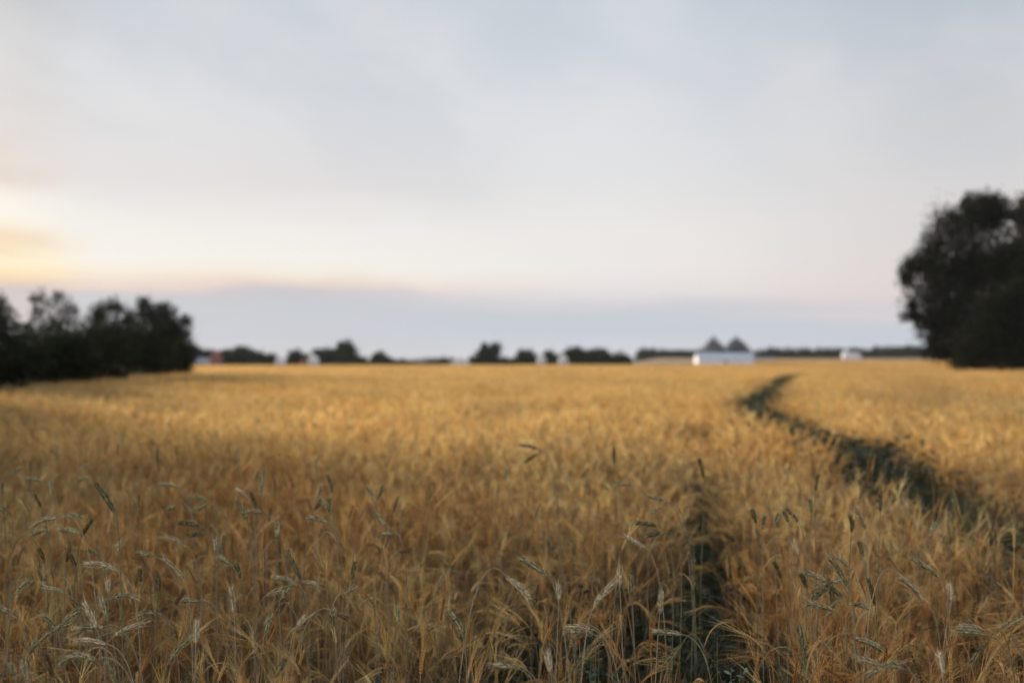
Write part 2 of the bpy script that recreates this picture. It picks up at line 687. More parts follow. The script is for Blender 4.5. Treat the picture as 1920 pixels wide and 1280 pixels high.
def put(x, y, v, tilt=.06):
    P.append((x, y, gh(x, y)))
    I.append(rng.randrange(*v))
    T.append((rnd(-tilt, tilt), rnd(-tilt, tilt), rnd(0, 6.283)))
    hz = canopy(x, y) * rnd(.95, 1.05)
    Z.append((1, 1, hz))


# nearest crop, full detail
st = .25
y = 1.45
while y < 10:
    hw = y * .60 + 1.6
    x = -hw
    while x < hw:
        px, py = x + rnd(-.1, .1), y + rnd(-.1, .1)
        x += st
        if lane_d(LANE_A, px, py) + .3 * noise.noise(Vector((px * 1.1, py * 1.1, 2))) < .40 + .022 * py or lane_d(LANE_B, px, py) + .25 * noise.noise(Vector((px * 1.3, py * 1.3, 8))) < .20 - .012 * max(0, py - 5):
            continue
        if rng.random() < weed_patch(px, py) * .80:
            continue
        if math.hypot(px, py) < 1.5:
            continue
        put(px, py, NEAR_V)
    y += st
# middle distance
st = .55
y = 10.0
while y < 66:
    hw = y * .60 + 4
    x = -hw
    while x < hw:
        px, py = x + rnd(-.25, .25), y + rnd(-.25, .25)
        x += st
        if px < edge_x(py) + .3:
            continue
        la = lane_d(LANE_A, px, py) + .10 * noise.noise(Vector((px * .8, py * .5, 5)))
        if (la < .60 + .002 * py and rng.random() < .97) or lane_d(LANE_B, px, py) < .27:
            continue
        put(px, py, MID_V, .03)
    y += st
# far crop
st = 4.4
y = 67.5
while y < 420:
    hw = y * .60 + 12
    x = -hw
    while x < hw:
        px, py = x + rnd(-.8, .8), y + rnd(-.8, .8)
        x += st
        if px < edge_x(py) + 2.5 or py > far_limit(px, py):
            continue
        if lane_d(LANE_A, px, py) < 2.6:
            continue
        if math.hypot(px - 55, py - 112) < 9:
            continue
        put(px, py, FAR_V, .01)
    y += st
fld = scatter_object('barley_field', P, I, T, Z, SRC)
tag(fld, 'ripe golden barley covering the field from the foreground to the far trees', 'barley', kind='stuff')


# ------------------------------------------------------------------ green growth in the tracks
def green_clump(n, size, hm, wide, broad):
    mb = MB()
    for i in range(n):
        x, y = rnd(-.5, .5) * size, rnd(-.5, .5) * size
        q = rnd(0, 6.28)
        ld = Vector((math.cos(q), math.sin(q), 0))
        h = hm * rnd(.55, 1.1)
        bend = rnd(.05, .45)
        col = rng.choice([(.034, .044, .022), (.046, .058, .026), (.026, .034, .018), (.070, .072, .03), (.05, .046, .025)])
        pts = [Vector((x, y, 0)) + ld * (bend * h * t * t) + Vector((0, 0, h * (t - .25 * bend * t * t))) for t in (0, .35, .7, 1)]
        w_ = rnd(.005, .010) * wide
        mb.ribbon(pts, [w_, w_, w_ * .7, w_ * .1], Vector((-ld.y, ld.x, rnd(-.5, .5))).normalized(), col)
        if broad and rng.random() < .5:
            for k in range(7):
                t = rnd(.3, 1)
                b = Vector((x, y, h * t)) + ld * bend * h * t * t
                q2 = rnd(0, 6.28)
                d2 = Vector((math.cos(q2), math.sin(q2), rnd(-.1, .7))).normalized()
                l = rnd(.03, .07) * wide
                mb.ribbon([b, b + d2 * l * .5, b + d2 * l], [.004 * wide, l * .42, .003], d2.cross(Vector((rnd(-1, 1), rnd(-1, 1), 1))).normalized(), col)
    return mb


GSRC = bpy.data.collections.new('track grass sources')
for k in range(5):
    GSRC.objects.link(src(green_clump(60, .28, .72, 1.0, k % 2 == 0), 'green_clump_%02d' % k, M_GRASS))
for k in range(4):
    GSRC.objects.link(src(green_clump(90, .8, .84, 2.2, True), 'green_clump_%02d' % (10 + k), M_GRASS))
P, I, T, Z = [], [], [], []


def putg(x, y, v, hz):
    P.append((x, y, gh(x, y)))
    I.append(rng.randrange(*v))
    T.append((rnd(-.08, .08), rnd(-.08, .08), rnd(0, 6.283)))
    Z.append((1, 1, hz))


y = 1.5
while y < 10:
    for k in range(6):
        putg(lane_x(LANE_A, y) + rnd(-.6, .6), y + rnd(-.1, .1), (0, 5), rnd(.75, 1.15))
    for k in range(3):
        putg(lane_x(LANE_B, y) + rnd(-.2, .2), y, (0, 5), rnd(.5, .95))
    y += .14
while y < 74:
    lx = lane_x(LANE_A, y)
    if lx is not None:
        for k in range(4):
            putg(lx + rnd(-.48, .48) * (1 + y * .004), y, (5, 9), rnd(.85, 1.08))
    if y < 11:
        putg(lane_x(LANE_B, y) + rnd(-.25, .25), y, (5, 9), rnd(.6, .9))
    y += .35
for i in range(700):
    x, y = rnd(-.9, 1.4), rnd(1.5, 6.2)
    if rng.random() < weed_patch(x, y):
        putg(x, y, (0, 5), rnd(.6, 1.15))
# rough grass along the foot of the trees on the left
for i in range(1400):
    y = rnd(22, 110)
    e = edge_x(y)
    putg(e - rnd(-.6, 5) * (1 + y * .01), y, (5, 9), rnd(.7, 1.1))
tg = scatter_object('green_undergrowth', P, I, T, Z, GSRC)
tag(tg, 'dark green grass and weeds growing in the wheel track through the barley', 'undergrowth', kind='stuff')


# ------------------------------------------------------------------ trees
def leaf_mesh(name, clumps, n_per, leaf, cols, m, shell=.55, flat=1.0):
    """leaf sized faces spread through overlapping clumps: clumps = [(centre, radius)]"""
    V, F, C = [], [], []
    tot = 0
    for (c_, r_) in clumps:
        n = max(8, int(n_per * (r_ ** 2)))
        d = nrg.normal(size=(n, 3))
        d /= np.linalg.norm(d, axis=1)[:, None]
        rr = r_ * (shell + (1.08 - shell) * nrg.random(n) ** .7)
        rr = np.where(nrg.random(n) < .24, rr * (1 + .55 * nrg.random(n)), rr)
        # ragged outline
        rr *= 1 + .22 * np.sin(d[:, 0] * 5 + c_[0]) * np.cos(d[:, 2] * 6 + c_[1])
        p = np.array(c_)[None] + d * rr[:, None] * np.array([1, 1, flat])[None]
        a = nrg.normal(size=(n, 3))
        a /= np.linalg.norm(a, axis=1)[:, None]
        b = np.cross(a, nrg.normal(size=(n, 3)))
        b /= np.linalg.norm(b, axis=1)[:, None]
        s_ = leaf * (.6 + .8 * nrg.random(n))[:, None]
        V.append(np.stack([p - a * s_, p + b * s_ * .55, p + a * s_, p - b * s_ * .55], 1).reshape(-1, 3))
        base = np.array(cols[rng.randrange(len(cols))]) * (.8 + .4 * rng.random())
        cc = base[None] * (.75 + .5 * nrg.random(n))[:, None]
        C.append(np.repeat(cc, 4, 0))
        tot += n
    V = np.concatenate(V).astype(np.float32)
    C = np.concatenate(C)
    V[:, 2] = np.maximum(V[:, 2], .02)
    me = bpy.data.meshes.new(name)
    me.vertices.add(len(V))
    me.vertices.foreach_set('co', V.ravel())
    me.loops.add(tot * 4)
    me.loops.foreach_set('vertex_index', np.arange(tot * 4, dtype=np.int32))
    me.polygons.add(tot)
    me.polygons.foreach_set('loop_start', np.arange(0, tot * 4, 4, dtype=np.int32))
    me.polygons.foreach_set('loop_total', np.full(tot, 4, np.int32))
    me.update(calc_edges=True)
    at_ = me.color_attributes.new('tint', 'FLOAT_COLOR', 'POINT')
    ar = np.ones((len(V), 4), np.float32)
    ar[:, :3] = C
    at_.data.foreach_set('color', ar.ravel())
    me.materials.append(m)
    return me


def trunk_mb(h, r, clumps, top=.75):
    mb = MB()
    pts = [Vector((math.sin(t * 3) * r * .4, math.cos(t * 2.3) * r * .3, h * top * t)) for t in (0, .06, .25, .5, .75, 1)]
    mb.tube(pts, [r * 1.5, r * 1.1, r * .95, r * .75, r * .5, r * .18], 8, (1, 1, 1))
    for (c_, r_) in clumps:
        c_ = Vector(c_)
        z0 = max(.15 * h, min(h * top * .8, c_.z * .55))
        b = Vector((0, 0, z0))
        mid_ = b * .45 + c_ * .55 + Vector((0, 0, -.08 * h * .3))
        mb.tube([b, mid_, c_], [r * .32, r * .18, r * .05], 5, (1, 1, 1))
    return mb


LEAF_NEAR = [(.030, .034, .017), (.022, .026, .014), (.034, .037, .016), (.026, .025, .013)]
LEAF_MID = [(.034, .046, .022), (.044, .054, .026), (.028, .038, .02)]


def tree(name, px, top, Y, circles, label, cat='tree', group=None, n_per=120, leaf=.22, cols=LEAF_NEAR, trunk_r=.3, jitter=.5, m=None, depth=1.0, limb=True, sub=5, shell=.5, rf=1.0):
    """circles: [(px, py, r_px)] outline lobes in photo coordinates, made real at distance Y"""
    k = Y / FPX
    bx = (px - 960) * k
    z0 = gh(bx, Y)
    t = empty(name, (bx, Y, z0), label, cat, group)
    cl = []
    for (cx, cy, cr) in circles:
        c_ = at(cx, cy, Y)
        rad = cr * k
        for i in range(sub):
            q = nrg.normal(size=3)
            q /= np.linalg.norm(q)
            q *= rad * jitter * (.5 + .6 * rng.random())
            r_ = rad * rnd(.62, .88) * rf if sub > 1 else rad
            z = c_.z - z0 + q[2]
            cl.append(((c_.x - bx + q[0], q[1] * depth * 1.2 + rnd(-.6, .6) * rad * depth, max(r_ * .5, z)), r_))
    H = at(px, top, Y).z - z0
    me = leaf_mesh('crown', cl, n_per, leaf, cols, m or M_LEAF, shell=shell)
    o = bpy.data.objects.new('crown', me)
    COL.objects.link(o)
    o.parent = t
    trunk_mb(H, trunk_r, cl[::max(1, len(cl) // 14)] if limb else [], .7).build('trunk', M_BARK, t)
    return t


# big oak on the right
tree('oak_tree', 1840, 352, 112,
     [(1845, 395, 46), (1800, 412, 42), (1885, 405, 44), (1860, 375, 20), (1820, 380, 18), (1762, 455, 38), (1735, 500, 36), (1708, 500, 20), (1703, 525, 20), (1745, 560, 42), (1712, 575, 16),
      (1790, 500, 60), (1850, 480, 70), (1900, 500, 60), (1705, 592, 18), (1728, 610, 26), (1770, 620, 45), (1820, 580, 75), (1880, 600, 80),
      (1760, 655, 26), (1800, 665, 38), (1850, 665, 50), (1900, 665, 50)],
     'huge dark round oak rising highest of all at the right edge of the field', 'tree', n_per=135, leaf=.18, cols=[(.018, .020, .010), (.014, .016, .009), (.021, .022, .010)], trunk_r=.65, sub=6, jitter=.66, shell=.3, rf=.84)
tree('oak_tree', 1965, 372, 122,
     [(1930, 400, 34), (1960, 420, 50), (1960, 500, 80), (2020, 480, 80), (1990, 600, 100), (2080, 580, 90), (2060, 660, 60), (1950, 650, 60)],
     'dark oak half out of frame, touching the huge round oak on its right', 'tree', n_per=110, leaf=.24, trunk_r=.6, sub=6)
tree('hazel_bush', 1880, 520, 96,
     [(1870, 600, 50), (1905, 570, 50), (1840, 640, 36), (1900, 640, 50), (1950, 600, 70), (1810, 668, 20)],
     'rounded green bush in front of the huge oak, reaching the barley', 'bush', n_per=170, leaf=.17, cols=[(.017, .020, .010), (.014, .017, .009)], trunk_r=.15, sub=5)

# copse on the left, nearest first
LG = 'trees of the copse on the left'
tree('copse_tree', -60, 560, 38, [(-60, 600, 60), (-100, 650, 70), (-20, 660, 50), (-60, 690, 50), (-120, 600, 60)],
     'dark tree at the very left edge, mostly out of frame', group=LG, n_per=420, leaf=.075, trunk_r=.12, sub=6)
tree('copse_tree', 5, 552, 42, [(0, 580, 24), (12, 615, 30), (-15, 600, 26), (5, 660, 40), (20, 690, 34), (-10, 570, 14), (45, 625, 18)],
     'dark tree cut by the left edge, with a blunt round top', group=LG, n_per=420, leaf=.075, trunk_r=.12, sub=6)
tree('copse_tree', 90, 545, 46, [(66, 575, 15), (76, 555, 11), (103, 570, 17), (108, 552, 9), (80, 610, 22), (110, 605, 20), (125, 590, 12), (135, 575, 12), (140, 600, 14), (60, 640, 30), (100, 650, 34), (62, 560, 6)],
     'open spiky tree of several thin tops, left of the two rounded copse trees', group=LG, n_per=230, leaf=.08, trunk_r=.11, sub=7, shell=.2, jitter=.95)
tree('copse_tree', 205, 560, 56, [(190, 585, 20), (215, 575, 19), (235, 590, 18), (180, 600, 18), (200, 615, 28), (230, 625, 26), (175, 630, 20), (210, 655, 36)],
     'rounded copse tree with sky gaps, right of the open spiky tree', group=LG, n_per=330, leaf=.085, trunk_r=.13, sub=7, shell=.3, jitter=.7)
tree('copse_tree', 285, 558, 66, [(268, 566, 13), (272, 590, 22), (300, 586, 20), (325, 600, 20), (345, 602, 13), (300, 620, 28), (330, 625, 16), (270, 640, 30), (350, 625, 5), (305, 655, 30)],
     'rightmost tall copse tree, its crown overhanging the barley to the right', group=LG, n_per=300, leaf=.095, trunk_r=.15, sub=7, shell=.3, jitter=.7)
for (X, Y, H, lb) in ((-17.4, 25.5, 7.4, 'unseen tree just outside the frame on the left, added to shade the near crop'), (-15.6, 19.5, 7.0, 'second unseen tree outside the frame on the left, added to shade the near crop'),
                      (-14.2, 14, 7.4, 'third unseen tree outside the frame on the left, added to shade the near crop'), (-12.8, 8.5, 8.0, 'fourth unseen tree outside the frame on the left, added to shade the near crop')):
    kk = FPX / Y  # unseen trees added beyond the left edge to cast shade on the foreground
    cx = 960 + X * kk
    tree('copse_tree', cx, HY - (H - CAM_H) * kk, Y, [(cx + q * kk, HY - (z - CAM_H) * kk, rr * kk) for q, z, rr in ((0, H - 1.6, 1.6), (-1.2, H - 3, 1.9), (1.2, H - 3.4, 1.8), (0, H - 5, 2.2), (-1.5, 2.2, 1.8), (1.5, 2.0, 1.8))],
         lb, group=LG, n_per=70, leaf=.13, trunk_r=.16, sub=6)
BG = 'bushes at the foot of the copse on the left'
for (px, top, Y, cs, lb) in (
        (30, 640, 34, [(30, 680, 40), (-10, 690, 40), (65, 695, 28)], 'low dark bush at the left edge below the blunt tree'),
        (110, 635, 42, [(100, 670, 36), (135, 675, 34), (85, 695, 28), (150, 700, 22)], 'dark bush below the open spiky tree'),
        (190, 635, 50, [(175, 670, 32), (205, 665, 32), (225, 690, 26), (160, 695, 24)], 'dark bush below the rounded tree with sky gaps'),
        (255, 635, 60, [(245, 665, 32), (270, 670, 30), (290, 685, 20)], 'dark bush between the rounded tree and the rightmost copse tree'),
        (315, 640, 78, [(305, 668, 26), (330, 670, 24), (345, 680, 14), (322, 650, 16)], 'last bush of the copse, below the overhanging crown')):
    tree('copse_bush', px, top, Y, [(a_, b_ - 20, c_ + 12) for a_, b_, c_ in cs] + [(a_, 702 - (a_ > 230) * 12, 18) for a_, b_, c_ in cs], lb, 'bush', BG, n_per=380, leaf=.085, trunk_r=.07, sub=6, cols=LEAF_NEAR, limb=False)

# distant trees and bushes along the far edge of the field
FG = 'distant trees along the far edge of the field'
far = [
    (356, 648, [(352, 660, 13), (366, 664, 14), (340, 662, 12)], 'distant bush peeping out right behind the copse'),
    (384, 655, [(380, 667, 13), (396, 668, 12)], 'distant bush behind the low white shed and red house'),
    (413, 656, [(412, 664, 8), (416, 673, 10)], 'narrow distant tree just right of the red house'),
    (430, 653, [(428, 660, 7), (432, 669, 11)], 'narrow pointed distant tree right of the gap beside the red house'),
    (455, 652, [(448, 663, 12), (462, 664, 13), (474, 669, 11)], 'broad domed distant tree right of the narrow pointed one'),
    (492, 661, [(488, 670, 10), (503, 671, 10), (514, 675, 8)], 'low distant bush left of the first white hut'),
    (557, 658, [(549, 669, 12), (560, 667, 10), (570, 672, 9)], 'domed distant bush between the first two white huts'),
    (577, 665, [(577, 674, 9)], 'small distant bush touching the left wall of the second white hut'),
    (612, 654, [(600, 668, 12), (614, 665, 12), (628, 669, 12)], 'wide domed distant tree right of the second white hut'),
    (648, 641, [(642, 654, 12), (654, 653, 12), (649, 668, 17)], 'tall square-topped distant tree beside the wide domed one'),
    (674, 667, [(670, 675, 9), (682, 677, 7)], 'low bush sloping away right of the square-topped distant tree'),
    (711, 658, [(711, 668, 9), (703, 674, 9), (722, 675, 9)], 'lone pointed distant bush with low hedge on both sides'),
    (750, 674, [(740, 680, 7), (755, 680, 6), (770, 681, 5)], 'very low hedge right of the lone pointed bush'),
    (828, 674, [(800, 681, 5), (815, 680, 6), (832, 679, 7), (848, 679, 7)], 'very low hedge left of the pair of small white huts'),
    (895, 660, [(890, 676, 12), (905, 672, 13), (880, 682, 8)], 'dark mound of bushes at the left foot of the tall central tree'),
    (918, 640, [(910, 652, 9), (927, 652, 10), (919, 662, 14), (903, 660, 7)], 'tall dark distant tree standing highest near the centre'),
    (944, 669, [(942, 676, 10), (955, 680, 8)], 'low bush at the right foot of the tall central tree'),
    (987, 658, [(982, 669, 11), (992, 668, 11), (972, 677, 8)], 'domed distant bush left of the two central white huts'),
    (1008, 666, [(1006, 674, 8)], 'small bush right behind the left one of the two central white huts'),
    (1028, 658, [(1028, 668, 10), (1036, 673, 9)], 'domed bush between the two central white huts'),
    (1050, 666, [(1048, 673, 8), (1058, 670, 8)], 'small bush right behind the right one of the two central white huts'),
    (1080, 654, [(1070, 668, 12), (1084, 666, 13), (1096, 669, 12)], 'wide distant tree right of the two central white huts'),
    (1118, 653, [(1108, 666, 12), (1122, 666, 13), (1134, 669, 11)], 'highest tree of the wide dark clump ending right of centre'),
    (1148, 661, [(1142, 671, 10), (1156, 672, 10)], 'lower tree of the wide dark clump, second from its right end'),
    (1172, 662, [(1168, 672, 9), (1175, 674, 8)], 'last tree at the right end of the wide dark clump'),
]
for (px, top, cs, lb) in far:
    cs2 = [(cx, cy + 1, cr * 1.18) for (cx, cy, cr) in cs] + [(cx + 2, 681, max(6, cr)) for (cx, cy, cr) in cs]
    tree('distant_tree', px, top, 330 + (px * 7) % 13, cs2, lb, 'tree', FG, n_per=60, leaf=.42, cols=LEAF_MID, trunk_r=.2, sub=4, m=M_FAR, limb=False, jitter=.45)


# one low clipped-looking hedge that joins the distant trees
hc = []
for x in range(338, 1180, 5):
    q_ = at(x, 679 + 2.5 * math.sin(x * .037) + rnd(-1, 1), 346)
    hc.append(((q_.x, 346 + rnd(-.8, .8), q_.z - .1), rnd(1.0, 1.35)))
    hc.append(((q_.x, 346 + rnd(-.8, .8), .6), 1.1))
hd_ = bpy.data.objects.new('hedge', leaf_mesh('hedge', hc, 50, .3, LEAF_MID, M_FAR))
COL.objects.link(hd_)
tag(hd_, 'long low dark hedge joining the distant trees along the field edge', 'hedge')


# two conifers behind the white barn, distance haze put into their grey leaf colour
def conifer(px, top, w_px, Y, label):
    k = Y / FPX
    bx = (px - 960) * k
    z0 = gh(bx, Y)
    t = empty('conifer', (bx, Y, z0), label, 'tree', 'grey conifers behind the white barn')
    H = at(px, top, Y).z - z0
    cl = []
    for i in range(16):
        f = i / 15
        z = H * (.12 + .85 * f)
        rr = w_px * k * .5 * (1 - f) ** .75 + .15
        for j in range(5 if f < .8 else 2):
            q = rnd(0, 6.28)
            cl.append(((math.cos(q) * rr * .6, math.sin(q) * rr * .6, z), max(.3, rr * .55)))
    me = leaf_mesh('crown', cl, 60, .28, [(.24, .255, .27), (.20, .215, .23)], M_FAR)
    o = bpy.data.objects.new('crown', me)
    COL.objects.link(o)
    o.parent = t
    trunk_mb(H, .2, [], .95).build('trunk', M_BARK, t)


conifer(1338, 629, 52, 350, 'left one of two grey pointed conifers behind the white barn')
conifer(1381, 629, 58, 352, 'right one of two grey pointed conifers behind the white barn')

# wood on the skyline to the right, one dark mass
cl = []
for x in range(1196, 1330, 5):
    cl.append((x, rnd(659, 663), rnd(5, 7), 610))
for x in range(1418, 2250, 5):
    tp = 661 - 6 * sm(1600, 1720, x)
    cl.append((x, tp + rnd(-1.5, 2.5), rnd(5, 9), 600))
for x in range(-500, 340, 8):
    cl.append((x, rnd(662, 668), rnd(7, 10), 420))
L_ = []
for (x, yy, r_, Y) in cl:
    p = at(x, yy, Y)
    g_ = gh(p.x, Y)
    rr = r_ * Y / FPX
    z = p.z
    while z > g_ - .5:
        L_.append(((p.x + rnd(-.6, .6), Y + rnd(-5, 5), z), rr))
        z -= rr * .9
wd = bpy.data.objects.new('distant_wood', leaf_mesh('distant_wood', L_, 26, .6, LEAF_MID, M_FAR))
COL.objects.link(wd)
tag(wd, 'thin dark line of far woodland on the skyline', 'woodland', kind='stuff')


# ------------------------------------------------------------------ buildings
def gabled(name, px0, px1, y_ridge, Y, wallm, roofm, label, cat, group=None, depth=4.0, roof_f=.35, gable_front=True, doors=True, windows=2, zbase=None, rz=0):
    k = Y / FPX
    wd_ = (px1 - px0) * k
    bx = ((px0 + px1) / 2 - 960) * k
    z0 = gh(bx, Y) - .05
    t = empty(name, (bx, Y, z0), label, cat, group, rz)
    H = at(px0, y_ridge, Y).z - z0
    hw = H * (1 - roof_f)
    a, d = wd_ / 2, depth / 2
    m = MB()
    if gable_front:
        vs = [Vector(p) for p in ((-a, -d, 0), (a, -d, 0), (a, -d, hw), (0, -d, H - .08), (-a, -d, hw), (-a, d, 0), (a, d, 0), (a, d, hw), (0, d, H - .08), (-a, d, hw))]
        fs = [(0, 1, 2, 3, 4), (9, 8, 7, 6, 5), (0, 4, 9, 5), (1, 6, 7, 2)]
    else:
        vs = [Vector(p) for p in ((-a, -d, 0), (-a, -d, hw), (-a, 0, H - .08), (-a, d, hw), (-a, d, 0), (a, -d, 0), (a, -d, hw), (a, 0, H - .08), (a, d, hw), (a, d, 0))]
        fs = [(0, 1, 2, 3, 4), (9, 8, 7, 6, 5), (0, 5, 6, 1), (4, 3, 8, 9)]
    m.add(vs, fs, (1, 1, 1))
    m.build('wall', wallm, t)
    m = MB()
    o_ = .18
    for s_ in (-1, 1):
        if gable_front:
            e = Vector((s_ * (a + o_), 0, hw - o_ * (H - hw) / a))
            rdg = Vector((0, 0, H))
            ax = Vector((0, d + o_, 0))
        else:
            e = Vector((0, s_ * (d + o_), hw - o_ * (H - hw) / d))
            rdg = Vector((0, 0, H))
            ax = Vector((a + o_, 0, 0))
        up = Vector((0, 0, .10))
        q = [e - ax, e + ax, rdg + ax, rdg - ax]
        m.add(q + [p + up for p in q], [(0, 1, 2, 3), (4, 7, 6, 5), (0, 4, 5, 1), (1, 5, 6, 2), (2, 6, 7, 3), (3, 7, 4, 0)], (1, 1, 1))
    m.build('roof', roofm, t)
    nwin = windows
    for i in range(nwin):
        x = -a + wd_ * (i + .5 + (.0 if nwin > 1 else .25)) / max(1, nwin)
        if nwin == 1:
            x = a * .42
        s_ = min(.5, wd_ * .12)
        f = MB()
        f.box(x - s_, x + s_, -d - .05, -d + .02, hw * .45, hw * .82)
        fo = f.build('window', M_DOOR, t)
        g = MB()
        g.box(x - s_ * .8, x + s_ * .8, -d - .07, -d - .04, hw * .49, hw * .78)
        g.build('pane', M_DARKGLASS, fo)
    if doors:
        g = MB()
        x = -a * .42 if nwin == 1 else 0
        s_ = min(.5, wd_ * .16)
        g.box(x - s_, x + s_, -d - .06, -d + .02, 0, min(2.0, hw * .8))
        g.build('door', M_DOOR, t)
    return t


gabled('white_barn', 1305, 1409, 662, 332, M_BARN, M_BARNROOF, 'long low white barn below the two grey conifers', 'barn', depth=7, roof_f=.38, gable_front=False, windows=0)
gabled('white_shed', 1412, 1450, 671, 430, M_WHITE, M_ROOF, 'long flat white outbuilding right of the white barn', 'shed', depth=5, roof_f=.3, gable_front=False, windows=3, doors=False)
gabled('red_house', 396, 413, 657, 300, M_RED, M_REDROOF, 'small red house with a pitched roof by the copse', 'house', depth=4, roof_f=.36, windows=1)
gabled('white_shed', 370, 394, 671, 300, M_WHITE, M_ROOF, 'low white shed left of the red house', 'shed', depth=3, roof_f=.3, gable_front=False, windows=2, doors=True)
HG = 'white huts along the far edge of the field'
for (x0, x1, yy, Y, lb) in (
        (519, 531, 671, 305, 'faint white hut at the gap right of the domed trees, first from the copse'),
        (580, 594, 668, 300, 'bright white hut with pitched roof right of the faint one'),
        (848, 862, 676, 290, 'low white hut, left one of the close pair left of the tall central tree'),
        (866, 878, 678, 288, 'low white hut, right one of the close pair beside the tall central tree'),
        (1008, 1021, 667, 300, 'white hut among bushes, left one of two right of the tall central tree'),
        (1049, 1062, 667, 300, 'white hut among bushes, right one of two right of the tall central tree'),
        (1581, 1595, 661, 560, 'taller one of two white huts before the skyline wood on the right'),
        (1599, 1611, 664, 560, 'smaller one of two white huts before the skyline wood on the right')):
    gabled('white_hut', x0 - 1, x1 + 2, yy - 3, Y, M_WHITE, M_WHITE, lb, 'hut', HG, depth=2.6, roof_f=.3, windows=1)
gabled('dark_red_shed', 564, 573, 671, 310, M_RED, M_REDROOF, 'tiny dark red shed between two white huts', 'shed', depth=2, roof_f=.4, windows=1)


# ------------------------------------------------------------------ rye stalks standing out of the barley
G_, PL, BR, DK = 'grey-green', 'pale straw', 'reddish brown', 'dark green'
RCOL = {G_: [(.38, .33, .17), (.47, .41, .23), (.24, .21, .11)], PL: [(.52, .41, .24), (.58, .47, .29), (.40, .31, .17)], BR: [(.22, .13, .07), (.26, .16, .08)],
        DK: [(.21, .18, .085), (.29, .25, .12), (.13, .115, .055)]}
